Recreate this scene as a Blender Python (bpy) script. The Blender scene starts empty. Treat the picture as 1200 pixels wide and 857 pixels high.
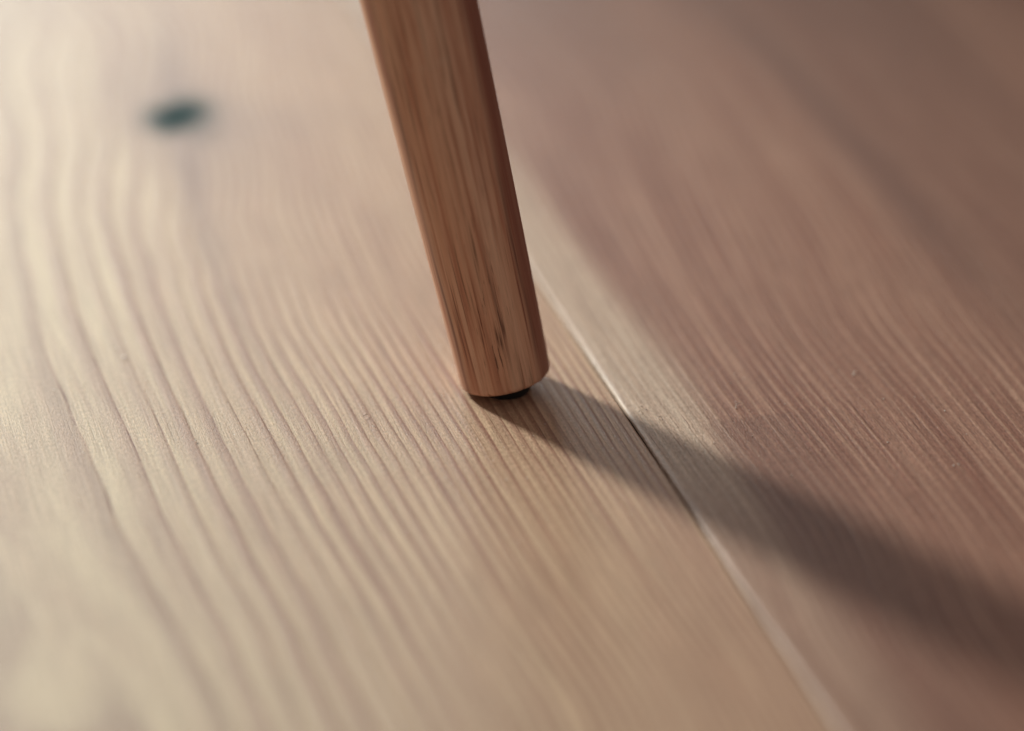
import bpy, bmesh, math, random
import numpy as np
from mathutils import Vector, Matrix

random.seed(4); rng = np.random.default_rng(7)
sc = bpy.context.scene
COL = sc.collection

# ------------------------------------------------------------------ camera
FPX = 3600.0                     # focal length in pixels of the 1200 px wide photograph
PITCH = math.radians(29.0)       # downward tilt
DIST = 0.72                      # depth of the foot of the leg
LEAN = 12.1                      # leg leans to the left, degrees
R_FOOT = 0.0107
FOOT = Vector((0, 0, R_FOOT*math.sin(math.radians(LEAN)) + 0.0003))

rt = Vector((1, 0, 0)); up = Vector((0, math.sin(PITCH), math.cos(PITCH))); fw = Vector((0, math.cos(PITCH), -math.sin(PITCH)))
cam_loc = FOOT - DIST*(fw + rt*((593-600)/FPX) - up*((444-428.5)/FPX))
cd = bpy.data.cameras.new('camera'); cam = bpy.data.objects.new('camera', cd); COL.objects.link(cam)
cam.location = cam_loc; cam.rotation_euler = (math.pi/2 - PITCH, 0, 0)
cd.sensor_width = 36; cd.lens = FPX/1200*36; cd.clip_start = 0.01; cd.clip_end = 50
cd.dof.use_dof = True; cd.dof.focus_distance = DIST - 0.016; cd.dof.aperture_fstop = 3.1
sc.camera = cam

# ------------------------------------------------------------------ light
sc.cycles.use_denoising = True
sc.view_settings.view_transform = 'Standard'; sc.view_settings.look = 'None'
sc.view_settings.exposure = 0.03; sc.view_settings.gamma = 1
w = bpy.data.worlds.new('World'); sc.world = w; w.use_nodes = True
bg = w.node_tree.nodes['Background']; bg.inputs[0].default_value = (1.0, 0.79, 0.67, 1); bg.inputs[1].default_value = 0.215

def area(name, loc, target, size, power, color, shape='DISK'):
    l = bpy.data.lights.new(name, 'AREA'); l.shape = shape; l.size = size; l.energy = power; l.color = color
    o = bpy.data.objects.new(name, l); COL.objects.link(o); o.location = loc
    o.rotation_euler = (Vector(target)-Vector(loc)).to_track_quat('-Z', 'Y').to_euler(); return o

# ------------------------------------------------------------------ ground geometry of the picture
def px(x, y):
    """pixel of the photograph -> point on the floor (z = 0)"""
    d = fw + rt*((x-600)/FPX) - up*((y-428.5)/FPX)
    k = -cam_loc.z/d.z; p = cam_loc + d*k
    return np.array((p.x, p.y))

A = px(627, 326); B = px(976, 850)            # two points of the joint between the planks
T = (A-B)/np.linalg.norm(A-B)                 # along the planks (away from the camera)
S = np.array((T[1], -T[0]))                   # across, to the right
ORG = px(750, 510) - 0*T
def st(x, y):
    d = px(x, y) - ORG
    return np.array((d@S, d@T))
ROTZ = math.atan2(S[1], S[0])

axis = Vector((-math.sin(math.radians(LEAN)), 0.12, math.cos(math.radians(LEAN)))).normalized()
sh = px(1150, 742) - px(590, 464); wdir = Vector((sh[0], sh[1], 0)).normalized()    # direction of the cast shadow
LAMP = FOOT + axis*0.80 - wdir*1.05
def spot(name, loc, target, angle, blend, radius, power, color):
    l = bpy.data.lights.new(name, 'SPOT'); l.spot_size = math.radians(angle); l.spot_blend = blend; l.shadow_soft_size = radius
    l.energy = power; l.color = color
    o = bpy.data.objects.new(name, l); COL.objects.link(o); o.location = loc
    o.rotation_euler = (Vector(target)-Vector(loc)).to_track_quat('-Z', 'Y').to_euler(); return o
tg = px(280, 640)
spot('window_lamp', LAMP, (tg[0], tg[1], 0), 37, 1.0, 0.068, 102.0, (1.0, 0.985, 0.88))
area('window_glow', (-0.75, 2.6, 0.66), (0, 0, 0), 1.1, 27.0, (0.93, 1.0, 1.0), 'SQUARE')

# ------------------------------------------------------------------ helpers
def tps(pts, vals, lam=1e-4):
    P = np.array(pts)*10.0; v = np.array(vals, float); n = len(P)
    def K(a, b):
        r2 = ((a[:, None, :]-b[None, :, :])**2).sum(-1)
        return 0.5*r2*np.log(r2+1e-12)
    M = np.zeros((n+3, n+3)); M[:n, :n] = K(P, P) + lam*np.eye(n)
    Q = np.c_[np.ones(n), P]; M[:n, n:] = Q; M[n:, :n] = Q.T
    c = np.linalg.solve(M, np.r_[v, 0, 0, 0])
    def f(s, t):
        X = np.c_[s.ravel(), t.ravel()]*10.0; out = np.empty(len(X))
        for i in range(0, len(X), 20000):
            x = X[i:i+20000]; out[i:i+20000] = K(x, P)@c[:n] + np.c_[np.ones(len(x)), x]@c[n:]
        return out.reshape(s.shape)
    return f

def vnoise(x, y, seed):
    """smooth value noise on a unit lattice"""
    g = np.random.default_rng(seed).random((257, 257))
    xi = np.floor(x).astype(int); yi = np.floor(y).astype(int); fx = x-xi; fy = y-yi
    fx = fx*fx*(3-2*fx); fy = fy*fy*(3-2*fy); xi %= 256; yi %= 256
    a = g[xi, yi]*(1-fx)+g[xi+1, yi]*fx; b = g[xi, yi+1]*(1-fx)+g[xi+1, yi+1]*fx
    return (a*(1-fy)+b*fy)*2-1

def sstep(a, b, x):
    k = np.clip((x-a)/(b-a), 0, 1); return k*k*(3-2*k)

# ------------------------------------------------------------------ grain of the left plank (growth ring number over the board)
L = {}
L[0] = [(29,160),(29,260),(35,320),(43,370),(50,390),(82,467),(105,517),(130,570),(154,637),(174,668),(217,742),(252,805),(280,857)]
L[1] = [(64,210),(66,267),(77,310),(91,366),(115,427),(140,490),(160,532),(175,572),(210,640),(245,700),(273,745),(315,840)]
L[2] = [(95,210),(107,280),(115,322),(132,371),(160,442),(190,500),(207,540),(220,572),(241,616),(259,658),(290,710),(322,784)]
L[3] = [(120,205),(125,255),(142,302),(164,367),(197,447),(225,510),(252,570),(280,612),(299,661),(332,714),(360,777),(385,840)]
L[4] = [(158,240),(163,280),(182,340),(200,385),(232,460),(257,515),(287,570),(318,626),(350,679),(385,749)]
L[5] = [(195,285),(212,335),(222,371),(252,436),(284,500),(322,571),(353,626),(385,675),(420,735)]
L[6] = [(192,20),(203,80),(216,170),(226,210),(236,247),(243,310),(250,367),(265,415),(293,465),(317,506),(350,565),(385,626),(420,682)]
L[7] = [(255,325),(275,367),(293,405),(312,455),(343,507),(370,555)]
L[8] = [(303,385),(343,460),(375,512),(400,562)]
y515 = {9+i: x for i, x in enumerate((392,412,428,450,470,487,503,517,532,548,563,577,590,603,615,627,638,652,667,680,692,703,715,728,741))}
pl, vl = [], []
for k, q in L.items():
    for p in q: pl.append(st(*p)); vl.append(k)
for k, x in y515.items():
    pl.append(st(x, 515)); vl.append(k)
    if k in (9, 12, 16, 20, 24, 28, 33):
        q = (k-9)/24.0
        for yy, dx in ((20, -150-170*q), (120, -152-103*q), (250, -132-42*q), (385, -80-6*q), (600, 52+5*q), (690, 108+9*q), (850, 210+14*q)):
            pl.append(st(x+dx, yy)); vl.append(k)
for p, v in [((5,330),-.72),((30,470),-.62),((70,600),-.62),((100,690),-.66),((3,200),-.66),((3,30),-.6),
             ((119,760),-.93),((118,850),-1.0),((150,800),-.95),((185,857),-.9),((150,857),-1.02),((60,760),-.76),((75,857),-.76),((60,810),-.74),((-40,330),-.75),((-40,480),-.75),((-40,200),-.75),((-40,600),-.78),((-40,60),-.75),
             ((15,745),-.93),((12,857),-.97),((3,500),-.72),((3,570),-.74),((3,640),-.78),((45,670),-.72),((30,700),-.84),((100,80),2.2)]:
    pl.append(st(*p)); vl.append(v)
ringL_f = tps(pl, vl, 2e-2)
KN = st(208, 136)
_q = sorted([(*st(x, y), a) for x, y, a in ((180,-40,.1),(192,20,.45),(203,80,.75),(212,140,1.),(226,210,.95),(236,247,.85),(250,300,.7),(270,352,.5),(300,420,.25),(340,500,.1),(400,600,0))], key=lambda k: k[1])
STS, STT, STA = (np.array([k[i] for k in _q]) for i in range(3))

def fieldL(s, t):
    r = ringL_f(s, t)
    r = np.maximum(r, -.94+.04*np.tanh((r+.94)/.2))
    d = np.hypot((s-KN[0])/0.012, (t-KN[1])/0.030)
    r = r + 0.035*vnoise(s*150, t*6, 3) + 0.010*vnoise(s*300, t*30, 4) + 0.010*vnoise(s*900, t*160, 5)
    ks, kt = s-KN[0], t-KN[1]; kx = ks*S[0]+kt*T[0]; ky = ks*S[1]+kt*T[1]
    knot = 1-sstep(0.50, 1.25, np.hypot(kx/0.0122, (ky-kx*.3)/0.0128) + 0.16*vnoise(s*260, t*130, 9))
    q2 = np.hypot((kx-.0085)/.0055, (ky+.0110-(kx-.0085)*.8)/.008); knot = np.maximum(knot, .35*(1-sstep(.3, 1.1, q2+.1*vnoise(s*300, t*100, 10))))
    halo = np.exp(-d**2*0.45)*0.9
    sc_ = np.interp(t, STT, STS) + .0010*vnoise(s*60, t*30, 12); am = np.interp(t, STT, STA)
    stain = am*(.75+.35*vnoise(s*500, t*12, 13))*np.exp(-((s-sc_)/.0036)**2)
    stain += 0.4*np.exp(-((r+0.15)/0.13)**2) + 0.5*(1-sstep(-.955, -0.84, r))
    stain += halo + .30*np.exp(-((ky+.004)/.013)**2)*sstep(0, .012, kx)*(1-sstep(.03, .065, kx))
    tint = sstep(-0.125, -0.012, s + 0.012*vnoise(s*30, t*6, 11)) * 0.72
    fr = r-np.floor(r)
    h = (sstep(.45, .82, fr)*(1-sstep(.93, .995, fr)))*0.00012
    h = (h*(1-.3*sstep(-.10, -.05, s)))*(0.65+0.5*vnoise(np.floor(r)*7.3, t*8, 8))*np.clip(1.1-0.4*knot, .2, 1)
    return r, knot, np.clip(stain, 0, 1), tint, h

# ------------------------------------------------------------------ grain of the right plank
Rr = {0:[(410,0),(515,158),(627,326),(750,510),(860,676),(976,850)],
      4.9:[(787,470),(818,510),(850,552)],
      8.3:[(842,485),(866,510),(900,547),(960,622)],
      16:[(845,330),(882,385),(912,430),(948,478),(990,530),(1022,572),(1075,640)],
      24:[(965,378),(1015,432),(1090,515),(1125,560),(1200,650)],
      31:[(1000,250),(1060,340),(1130,430),(1200,520)],
      45:[(910,0),(1050,140),(1200,275)],
      12:[(700,100),(1050,760)]}
pr, vr = [], []
for k, q in Rr.items():
    for p in q: pr.append(st(*p)); vr.append(k)
ringR_f = tps(pr, vr, 1e-1)
bp = [(560,130),(621,221),(657,269),(694,315),(730,360),(757,390),(800,442),(832,490),(865,545),(900,605),(930,655),(976,705),(1025,775),(1077,857)]
bs = sorted([tuple(st(*p)) for p in bp], key=lambda q: q[1])
BT = np.array([q[1] for q in bs]); BS = np.array([q[0] for q in bs])

def fieldR(s, t):
    r = ringR_f(s, t)
    r = r + 0.20*vnoise(s*60, t*5, 23) + 0.04*vnoise(s*220, t*18, 24) + 0.025*vnoise(s*900, t*120, 25)
    sb = np.interp(t, BT, BS)
    sap = 1-sstep(-0.0065, 0.006, s-sb+0.0010*vnoise(s*120, t*15, 26))
    sap = sap*(1-.45*sstep(.0, -.06, t)*np.exp(-((s-sb*.35)/.010)**2))*(1-.3*sstep(.0, -.10, t))
    stain = 0.6*np.exp(-((r-36-1.2*vnoise(s*20, t*8, 28))/3.2)**2)*sstep(-.02, .1, t) + 0.6*sstep(0.0, 0.8, vnoise(s*45, t*4, 29))*(1-sap)
    fr = r-np.floor(r)
    h = (1-sstep(.10, .40, np.abs(fr-.5)*2))*0.00007*(0.7+0.6*vnoise(np.floor(r)*5.1, t*10, 30))*(1-.5*sap)
    return r, np.zeros_like(s), np.clip(stain, 0, 1), sap, h

# ------------------------------------------------------------------ materials
def newmat(name):
    m = bpy.data.materials.new(name); m.use_nodes = True
    nt = m.node_tree; b = nt.nodes['Principled BSDF']; return m, nt, b

class N:
    def __init__(s, nt): s.nt = nt
    def n(s, typ, **kw):
        o = s.nt.nodes.new(typ)
        for k, v in kw.items(): setattr(o, k, v)
        return o
    def link(s, a, b): s.nt.links.new(a, b)
    def set(s, sock, v):
        if hasattr(v, 'is_output'): s.link(v, sock)
        else: sock.default_value = v
    def math(s, op, a, b=0.0, c=None, clamp=False):
        o = s.n('ShaderNodeMath', operation=op, use_clamp=clamp); s.set(o.inputs[0], a); s.set(o.inputs[1], b)
        if c is not None: s.set(o.inputs[2], c)
        return o.outputs[0]
    def mix(s, f, a, b, blend='MIX'):
        o = s.n('ShaderNodeMix', data_type='RGBA', blend_type=blend)
        s.set(o.inputs[0], f); s.set(o.inputs[6], a); s.set(o.inputs[7], b); return o.outputs[2]
    def ramp(s, f, stops, interp='LINEAR'):
        o = s.n('ShaderNodeValToRGB'); o.color_ramp.interpolation = interp; e = o.color_ramp.elements
        while len(e) < len(stops): e.new(0.5)
        for q, (p, v) in zip(e, stops): q.position = p; q.color = (v, v, v, 1) if isinstance(v, (int, float)) else (*v, 1)
        s.set(o.inputs[0], f); return o.outputs[0]
    def coords(s, scale):
        t = s.n('ShaderNodeTexCoord'); m = s.n('ShaderNodeMapping'); m.inputs['Scale'].default_value = scale
        s.link(t.outputs['Object'], m.inputs[0]); return m.outputs[0]
    def noise(s, scale, detail=3, rough=.55, vec=None, dist=0):
        o = s.n('ShaderNodeTexNoise'); o.inputs['Scale'].default_value = 1; o.inputs['Detail'].default_value = detail
        o.inputs['Roughness'].default_value = rough; o.inputs['Distortion'].default_value = dist
        s.link(vec if vec else s.coords(scale), o.inputs['Vector']); return o.outputs[0]
    def attr(s, name):
        o = s.n('ShaderNodeAttribute', attribute_name=name); return o.outputs['Fac']

def wood_floor(name, early, late, warm_early, warm_late, profile, stain_col, lateamt, streak, crk=(.945, .965, .982, .995)):
    m, nt, b = newmat(name); g = N(nt)
    ring = g.attr('ring'); fr = g.math('FRACT', ring); idx = g.math('FLOOR', ring)
    wn = g.n('ShaderNodeTexWhiteNoise', noise_dimensions='1D'); g.link(idx, wn.inputs['W'])
    prof = g.ramp(fr, profile)
    amt = g.math('MULTIPLY', prof, g.math('MULTIPLY_ADD', wn.outputs['Value'], 0.75, lateamt))
    patch = g.noise((45, 9, 45), 3)
    amt = g.math('MULTIPLY', amt, g.math('MULTIPLY_ADD', patch, 0.9, 0.55), clamp=True)
    tint = g.attr('tint')
    e = g.mix(tint, (*early, 1), (*warm_early, 1)); l = g.mix(tint, (*late, 1), (*warm_late, 1))
    c = g.mix(amt, e, l)
    blot = g.noise((26, 5, 26), 4)
    tc = g.n('ShaderNodeTexCoord'); sp = g.n('ShaderNodeSeparateXYZ'); g.link(tc.outputs['Object'], sp.inputs[0])
    cx = g.n('ShaderNodeCombineXYZ'); g.link(g.math('MULTIPLY', ring, streak), cx.inputs[0]); g.link(g.math('MULTIPLY', sp.outputs[1], 14.0), cx.inputs[1])
    strk = g.noise(None, 4, .62, vec=cx.outputs[0])
    c = g.mix(g.ramp(strk, [(.40, 0.0), (.72, .75)]), c, l)
    c = g.mix(g.ramp(strk, [(.26, .5), (.44, 0.0)]), c, e)
    c = g.mix(g.ramp(blot, [(.42, 0.0), (.66, .32)]), c, l)
    c = g.mix(g.math('MULTIPLY', g.attr('stain'), 0.85), c, (*stain_col, 1))
    cv = g.n('ShaderNodeCombineXYZ'); g.link(g.math('MULTIPLY', idx, 7.7), cv.inputs[0]); g.link(g.math('MULTIPLY', sp.outputs[1], 55.0), cv.inputs[1])
    brk = g.ramp(g.noise(None, 3, .6, vec=cv.outputs[0]), [(.46, 0.0), (.58, 1.0)])
    crack = g.math('MULTIPLY', g.ramp(fr, [(0, 0.0), (crk[0], 0.0), (crk[1], 1.0), (crk[2], 1.0), (crk[3], 0.0), (1, 0.0)]), brk)
    c = g.mix(g.math('MULTIPLY', crack, .8), c, (.15, .065, .045, 1))
    fib = g.noise((1500, 45, 300), 4, .6)          # fibres
    fine = g.noise((2300, 900, 900), 2, .7)        # pores and dust
    f = g.math('MULTIPLY_ADD', fib, 0.80, 0.60); f = g.math('MULTIPLY', f, g.math('MULTIPLY_ADD', fine, 1.30, 0.35))
    cc = g.n('ShaderNodeCombineColor'); 
    for i in range(3): g.link(f, cc.inputs[i])
    c = g.mix(1.0, c, cc.outputs[0], 'MULTIPLY')
    c = g.mix(g.attr('knot'), c, (0.040, 0.070, 0.076, 1))
    nt.links.new(c, b.inputs['Base Color'])
    rg = g.math('MULTIPLY_ADD', fine, 0.30, 0.32); nt.links.new(rg, b.inputs['Roughness'])
    nt.links.new(g.math('MULTIPLY_ADD', g.attr('knot'), -0.5, 0.5), b.inputs['Specular IOR Level'])
    bp1 = g.n('ShaderNodeBump'); bp1.inputs['Strength'].default_value = 0.9; bp1.inputs['Distance'].default_value = 0.00014
    hh = g.math('ADD', g.math('MULTIPLY', fine, 0.7), g.math('MULTIPLY', fib, 0.9)); nt.links.new(hh, bp1.inputs['Height'])
    nt.links.new(bp1.outputs[0], b.inputs['Normal'])
    return m

MAT_PALE = wood_floor('pale_pine', (.57,.48,.34), (.36,.245,.185), (.58,.40,.27), (.25,.102,.068),
                      [(0, .15), (.05, 0.0), (.42, .08), (.68, .65), (.92, .95), (.97, 1.45), (1, .9)], (.26,.17,.135), 0.50, 3.1)
MAT_RED = wood_floor('reddish_pine', (.41,.25,.18), (.195,.083,.058), (.53,.42,.33), (.40,.285,.215),
                      [(0, .95), (.30, .8), (.46, .05), (.56, .0), (.68, .7), (1, .95)], (.17,.088,.066), 0.35, 1.7, (.66, .70, .74, .80))

def simple(name, col, rough, bump=0):
    m, nt, b = newmat(name); g = N(nt)
    v = g.noise((900, 900, 900), 3); c = g.mix(v, (*[k*.8 for k in col], 1), (*[k*1.2 for k in col], 1))
    nt.links.new(c, b.inputs['Base Color']); b.inputs['Roughness'].default_value = rough; return m
MAT_SUB = simple('dark_underlay', (.02, .013, .010), .9)
MAT_SIDE = simple('grimy_plank_side', (.05, .028, .019), .9)
MAT_SHADE_PAD = simple('shade_pad_black', (.012, .011, .011), .95)
MAT_DUST = simple('pale_lint', (.72, .70, .66), .8)

# ------------------------------------------------------------------ floor
def tag(o, **k):
    for a, v in k.items(): o[a] = v
    return o
def mesh_obj(name, verts, faces, mat, parent=None, smooth=True):
    me = bpy.data.meshes.new(name); me.from_pydata(verts, [], faces); me.update()
    if smooth: me.shade_smooth()
    me.materials.append(mat); o = bpy.data.objects.new(name, me); COL.objects.link(o)
    if parent: o.parent = parent
    return o

THICK = 0.020
def graded(a, b, fine0, fine1, fs, growth=1.25):
    """grid lines: step fs between fine0 and fine1, growing outside"""
    xs = list(np.arange(fine0, fine1+fs*.5, fs)); st_ = fs; x = xs[0]
    pre = []
    while x > a: st_ = min(st_*growth, .05); x -= st_; pre.append(max(x, a))
    st_ = fs; x = xs[-1]; post = []
    while x < b: st_ = min(st_*growth, .05); x += st_; post.append(min(x, b))
    return np.array(pre[::-1]+xs+post)

def plank(name, s0, s1, svals, tvals, field, mat, top, bev_l, bev_r, parent):
    """board from s0 to s1: relief top with rounded long edges, sides and underside"""
    ss, tt = np.meshgrid(svals, tvals)            # rows t, cols s
    ring, knot, stain, tint, h = field(ss, tt)
    wob = 0.00016*vnoise(tt*30, tt*0+1.5, 41) + 0.00010*vnoise(tt*170, tt*0+3.5, 42)
    wear = np.clip(.75+.45*vnoise(tt*40, tt*0+7.5, 43), .2, 1.2)*(.3+.7*sstep(-.17, -.09, tt))
    def edge(d, wd, dep):
        k = np.clip(1-d/wd, 0, 1); return -dep*(1-np.sqrt(np.clip(1-k*k, 0, 1)))
    z = top + h + wear*edge(ss-s0, bev_l[0], bev_l[1]) + edge(s1-ss, bev_r[0], bev_r[1])
    sj = ss + wob*((np.abs(ss-s0) < .002) | (np.abs(ss-s1) < .002))
    nr, nc = ss.shape
    V = np.c_[sj.ravel(), tt.ravel(), z.ravel()]
    idx = np.arange(nr*nc).reshape(nr, nc)
    F = np.c_[idx[:-1, :-1].ravel(), idx[:-1, 1:].ravel(), idx[1:, 1:].ravel(), idx[1:, :-1].ravel()]
    loop = np.r_[idx[0, :], idx[1:, -1], idx[-1, -2::-1], idx[-2:0:-1, 0]]
    low = V[loop].copy(); low[:, 2] = -THICK
    n0 = len(V); V = np.r_[V, low]; m = len(loop); i = np.arange(m); j = (i+1) % m
    F2 = np.c_[loop[j], loop[i], n0+i, n0+j]
    me = bpy.data.meshes.new(name)
    faces = np.r_[F, F2]
    me.vertices.add(len(V)); me.vertices.foreach_set('co', V.ravel())
    under = list(range(n0+m-1, n0-1, -1))
    me.loops.add(len(faces)*4+m); me.loops.foreach_set('vertex_index', np.r_[faces.ravel(), under])
    me.polygons.add(len(faces)+1)
    me.polygons.foreach_set('loop_start', np.r_[np.arange(len(faces))*4, len(faces)*4])
    me.update(calc_edges=True); me.validate(); me.shade_smooth()
    for nm, a in (('ring', ring), ('knot', knot), ('stain', stain), ('tint', tint)):
        at = me.attributes.new(nm, 'FLOAT', 'POINT'); full = np.r_[a.ravel(), a.ravel()[loop]].astype(np.float32)
        at.data.foreach_set('value', full)
    me.materials.append(mat); me.materials.append(MAT_SIDE)
    mi = np.zeros(len(faces)+1, np.int32); mi[len(F):] = 1; me.polygons.foreach_set('material_index', mi)
    o = bpy.data.objects.new(name, me); COL.objects.link(o); o.parent = parent
    return o

slab_v = [(-.7,-.6,-THICK-.012),(.7,-.6,-THICK-.012),(.7,1.1,-THICK-.012),(-.7,1.1,-THICK-.012),
          (-.7,-.6,-THICK-.0005),(.7,-.6,-THICK-.0005),(.7,1.1,-THICK-.0005),(-.7,1.1,-THICK-.0005)]
floor = mesh_obj('floor', slab_v, [(3,2,1,0),(4,5,6,7),(0,1,5,4),(1,2,6,5),(2,3,7,6),(3,0,4,7)], MAT_SUB, None, False)
floor.location = (ORG[0], ORG[1], 0); floor.rotation_euler = (0, 0, ROTZ)
tag(floor, kind='structure')

GAP = 0.00021
tv = graded(-.45, .95, -.17, .34, .0018)
svL = np.r_[graded(-.215, -.003, -.185, -.003, .00034), np.arange(-.00275, -GAP-.00005, .00025), -GAP]
p1 = plank('plank', -.215, -GAP, svL, tv, fieldL, MAT_PALE, 0.0, (.002, .0008), (.0006, .0003), floor)
p1['label'] = 'pale yellowish pine plank with wide raised grain and a dark knot'
svR = np.r_[GAP, np.arange(GAP+.0002, .0038, .0002), graded(.004, .235, .004, .20, .00032)]
p2 = plank('plank', GAP, .235, svR, tv, fieldR, MAT_RED, 0.00025, (.0015, .0011), (.002, .0008), floor)
p2['label'] = 'reddish brown pine plank with fine grain and a pale edge'

# neighbouring planks, outside the photograph
def plainfield(off, seed):
    def f(s, t):
        r = (s+off)/0.0042 + 2.2*vnoise(s*9, t*2.2, seed) + .3*vnoise(s*60, t*9, seed+1)
        fr = r-np.floor(r)
        return r, 0*s, .3*sstep(.2, .8, vnoise(s*30, t*4, seed+2)), .5+.4*vnoise(s*6, t*3, seed+3), sstep(.4, .8, fr)*(1-sstep(.93, .995, fr))*.00012
    return f
tn = np.linspace(-.45, .95, 120)
for a, b_, seed in ((-.4305, -.2155, 60), (.2355, .4505, 70)):
    plank('plank', a, b_, np.linspace(a, b_, 260), tn, plainfield(.5, seed), MAT_PALE if a < 0 else MAT_RED, 0.0, (.002, .0008), (.002, .0008), floor)

# ------------------------------------------------------------------ leg
def leg_material():
    m, nt, b = newmat('brown_leg_wood'); g = N(nt)
    base = (.62, .35, .235); light = (.72, .475, .345); red = (.42, .165, .100); dark = (.075, .026, .016)
    big = g.noise((230, 230, 4), 3, .5)                 # wide stripes along the leg
    c = g.mix(g.ramp(big, [(.36, 0.0), (.64, 1.0)]), (*base, 1), (*light, 1))
    stripes = g.noise((760, 760, 5), 4, .6, dist=.1)
    c = g.mix(g.ramp(stripes, [(.46, 0.0), (.64, .7)]), c, (*red, 1))
    lines = g.noise((1500, 1500, 4), 3, .55, dist=.05)
    c = g.mix(g.ramp(lines, [(.58, 0.0), (.70, .6)]), c, (*dark, 1))
    # dark reddish heartwood streaks painted by position round the leg (angle attributes)
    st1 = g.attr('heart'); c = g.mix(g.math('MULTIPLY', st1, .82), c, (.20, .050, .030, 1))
    st2 = g.attr('vein'); c = g.mix(st2, c, (.060, .020, .012, 1))
    pores = g.noise((2600, 2600, 150), 2, .5)
    pz = g.math('MULTIPLY', g.ramp(pores, [(.63, 0.0), (.70, .75)]), g.attr('poredens'))
    c = g.mix(pz, c, (.05, .018, .011, 1))
    fib = g.noise((3200, 3200, 70), 3, .6)
    f = g.math('MULTIPLY_ADD', fib, .5, .75); cc = g.n('ShaderNodeCombineColor')
    for i in range(3): g.link(f, cc.inputs[i])
    c = g.mix(1.0, c, cc.outputs[0], 'MULTIPLY')
    c = g.mix(g.attr('scratch'), c, (.62, .47, .37, 1))
    nt.links.new(c, b.inputs['Base Color']); b.inputs['Roughness'].default_value = .55; b.inputs['Specular IOR Level'].default_value = .3
    bu = g.n('ShaderNodeBump'); bu.inputs['Strength'].default_value = .35; bu.inputs['Distance'].default_value = .00012
    nt.links.new(g.math('SUBTRACT', fib, pz), bu.inputs['Height']); nt.links.new(bu.outputs[0], b.inputs['Normal'])
    return m

LEG_LEN = 0.40; RND = 0.0014
leg = bpy.data.objects.new('furniture_leg', None); COL.objects.link(leg)
leg.location = FOOT; leg.empty_display_size = .02
ly = axis.cross(Vector((1, 0, 0))).normalized(); lx = ly.cross(axis).normalized()
leg.rotation_euler = Matrix((lx, ly, axis)).transposed().to_euler()
tag(leg, label='round tapered brown wooden furniture leg leaning left on the plank floor', category='furniture leg')

def leg_r(h): return R_FOOT + 0.0255*h*(1-.35*h/LEG_LEN)
prof = [(R_FOOT*.0, 0.0), (R_FOOT*.5, 0.0), (R_FOOT-RND, 0.0)]
for k in range(1, 9):
    a = k/8*math.pi/2; prof.append((leg_r(RND)-RND+RND*math.sin(a), RND-RND*math.cos(a)))
hs = np.r_[np.arange(.0020, .13, .0009), np.arange(.135, LEG_LEN, .01), LEG_LEN]
for h in hs: prof.append((leg_r(h), h))
NS = 240
V = [(0, 0, 0)]; info = [(0, 0)]
for r, h in prof[1:]:
    for k in range(NS):
        a = 2*math.pi*k/NS; rr = r*(1+0.0012*math.sin(3*a+1)+.0008*math.sin(7*a)) - (.00016*max(0, math.sin(11*a+2)*math.sin(5*a+.7))*math.exp(-((h-.0008)/.0012)**2))
        V.append((rr*math.cos(a), rr*math.sin(a), h)); info.append((a, h))
F = [(0, 1+(k+1) % NS, 1+k) for k in range(NS)]
rows = len(prof)-1
for i in range(rows-1):
    for k in range(NS):
        a = 1+i*NS+k; b2 = 1+i*NS+(k+1) % NS; F.append((a, b2, b2+NS, a+NS))
topc = len(V); V.append((0, 0, LEG_LEN)); info.append((0, LEG_LEN))
F += [(1+(rows-1)*NS+k, 1+(rows-1)*NS+(k+1) % NS, topc) for k in range(NS)]
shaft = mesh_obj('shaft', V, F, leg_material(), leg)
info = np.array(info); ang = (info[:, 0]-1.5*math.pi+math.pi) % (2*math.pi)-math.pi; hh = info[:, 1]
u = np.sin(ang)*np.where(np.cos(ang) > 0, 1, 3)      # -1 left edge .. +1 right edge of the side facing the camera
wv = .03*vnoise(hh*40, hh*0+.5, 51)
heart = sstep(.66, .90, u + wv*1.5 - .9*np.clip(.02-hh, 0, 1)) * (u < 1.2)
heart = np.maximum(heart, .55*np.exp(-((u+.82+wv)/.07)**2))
vein = np.zeros_like(u)
for u0, sl, wd, h0, h1, am in ((.24, -1.6, .018, -.01, .075, .85), (-.80, .3, .022, -.01, .09, .7), (.80, -.5, .03, .01, .085, .55),
                               (.02, -.6, .016, .03, .07, .5), (-.12, -.9, .015, -.01, .035, .55), (.40, -.5, .02, -.01, .018, .5)):
    c0 = u0 + sl*(hh-.02) + .02*vnoise(hh*60, hh*0+u0*10, 52)
    vein = np.maximum(vein, am*np.exp(-((u-c0)/wd)**2)*sstep(h0-.008, h0+.004, hh)*(1-sstep(h1-.02, h1+.01, hh)))
vein *= np.clip(.6+.6*vnoise(u*8, hh*45, 53), 0, 1)
for u0, h0 in ((.27, .0165), (.10, .0150), (.16, .0135)):
    vein = np.maximum(vein, .95*np.exp(-((u-u0)/.022)**2-((hh-h0)/.0026)**2))
pored = .25 + .75*np.exp(-((u-.02)/.30)**2)*(1-sstep(.02, .055, hh))
scr = .5*np.exp(-((hh-.0815-.0012*u)/.00045)**2)*np.exp(-((u-.02)/.36)**8)*np.clip(.55+.7*vnoise(u*9, hh*0, 54), 0, 1)
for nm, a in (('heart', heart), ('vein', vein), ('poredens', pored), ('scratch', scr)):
    at = shaft.data.attributes.new(nm, 'FLOAT', 'POINT'); at.data.foreach_set('value', a.astype(np.float32))

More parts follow.
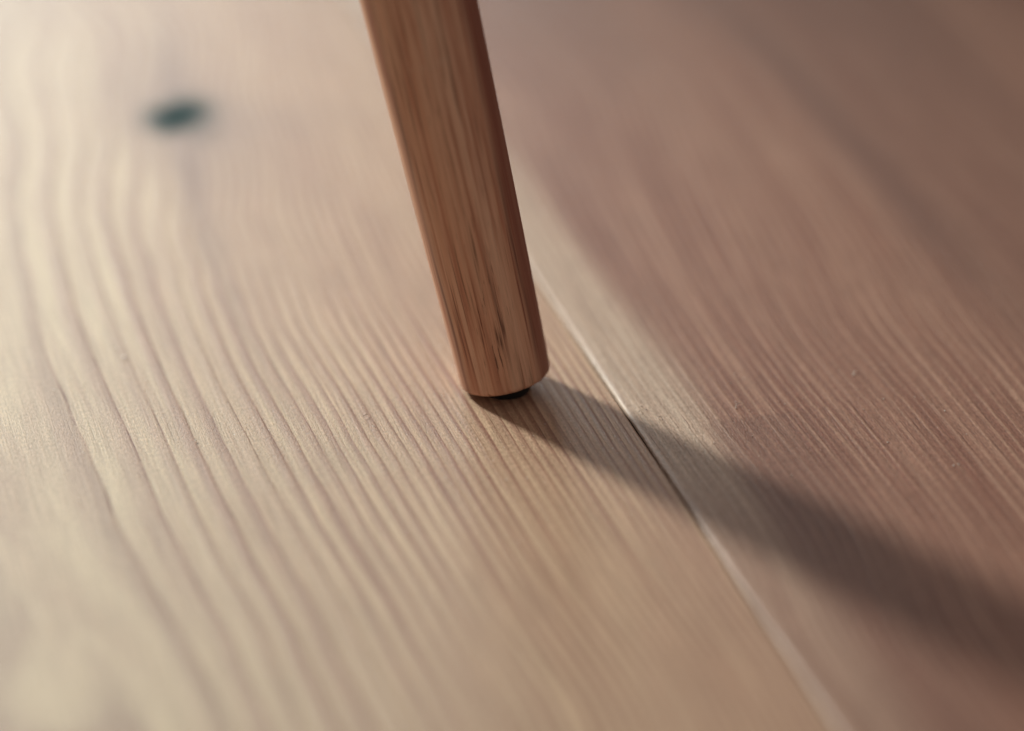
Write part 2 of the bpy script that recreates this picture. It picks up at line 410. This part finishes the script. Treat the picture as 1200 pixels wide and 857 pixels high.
# assumed black pad, filling in the shade between leg end and floor (cut level at the floor)
inv = (Matrix.Translation(FOOT) @ leg.rotation_euler.to_matrix().to_4x4()).inverted()
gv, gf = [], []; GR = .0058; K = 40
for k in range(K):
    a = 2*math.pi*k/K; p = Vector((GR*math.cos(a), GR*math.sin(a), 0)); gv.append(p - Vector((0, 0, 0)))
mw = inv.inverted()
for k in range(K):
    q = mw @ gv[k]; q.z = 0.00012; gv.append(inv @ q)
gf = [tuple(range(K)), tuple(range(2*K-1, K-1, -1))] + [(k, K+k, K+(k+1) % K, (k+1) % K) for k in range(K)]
shade_pad = mesh_obj('shade_pad', [tuple(v) for v in gv], [f[::-1] for f in gf], MAT_SHADE_PAD, leg, False)

# ------------------------------------------------------------------ dust and lint lying on the boards
dv, df = [], []
def speck(x, y, z, r):
    n = len(dv); q = [rng.normal(0, 1, 3) for _ in range(4)]
    for d in ((1,0,0),(-1,0,0),(0,1,0),(0,-1,0),(0,0,.7),(0,0,-.5)):
        j = 1+.4*rng.normal(); dv.append((x+d[0]*r*j, y+d[1]*r*j, z+r*.4+d[2]*r*j))
    for f in ((0,2,4),(2,1,4),(1,3,4),(3,0,4),(2,0,5),(1,2,5),(3,1,5),(0,3,5)): df.append(tuple(n+i for i in f))
def fibre(x, y, z, ln, r, a, bend):
    n = len(dv); M_ = 7
    for i in range(M_):
        k = i/(M_-1); aa = a+bend*k; 
        if i: cx += ln/(M_-1)*math.cos(aa); cy += ln/(M_-1)*math.sin(aa)
        else: cx, cy = x, y
        for q in range(4):
            e = q*math.pi/2; dv.append((cx-r*math.cos(e)*math.sin(aa), cy+r*math.cos(e)*math.cos(aa), z+r*(1.2+math.sin(e))+.0003*math.sin(math.pi*k)))
    for i in range(M_-1):
        for q in range(4): df.append((n+i*4+q, n+i*4+(q+1) % 4, n+(i+1)*4+(q+1) % 4, n+(i+1)*4+q))
for (x, y), r in (((145,420), .00055), ((138,410), .0004), ((752,478), .00022), ((757,482), .0003), ((700,560), .0002), ((724,533), .0002), ((718,527), .0002),
                  ((862,480), .0003), ((1000,441), .0004), ((668,520), .00018), ((1040,520), .0002)):
    p = px(x, y); speck(p[0], p[1], .0003, r)
for i in range(300):
    x = rng.uniform(60, 1150); y = rng.uniform(400, 640); p = px(x, y); speck(p[0], p[1], .0003, abs(rng.normal(.00005, .00007))+.00007)
for x, y, ln, a, bd in ((425,491,.0016,.5,.5), (440,504,.0010,2.2,.6), (862,478,.002,1.2,-1.2), (747,486,.0014,.2,1.4), (770,492,.001,-.3,.9), (1000,440,.0016,.8,.4)):
    p = px(x, y); fibre(p[0], p[1], .0004, ln, .0001, a, bd)
dust = mesh_obj('dust', dv, df, MAT_DUST, None, False)
tag(dust, kind='stuff', label='tiny pale dust specks and lint scattered on the planks', category='dust')
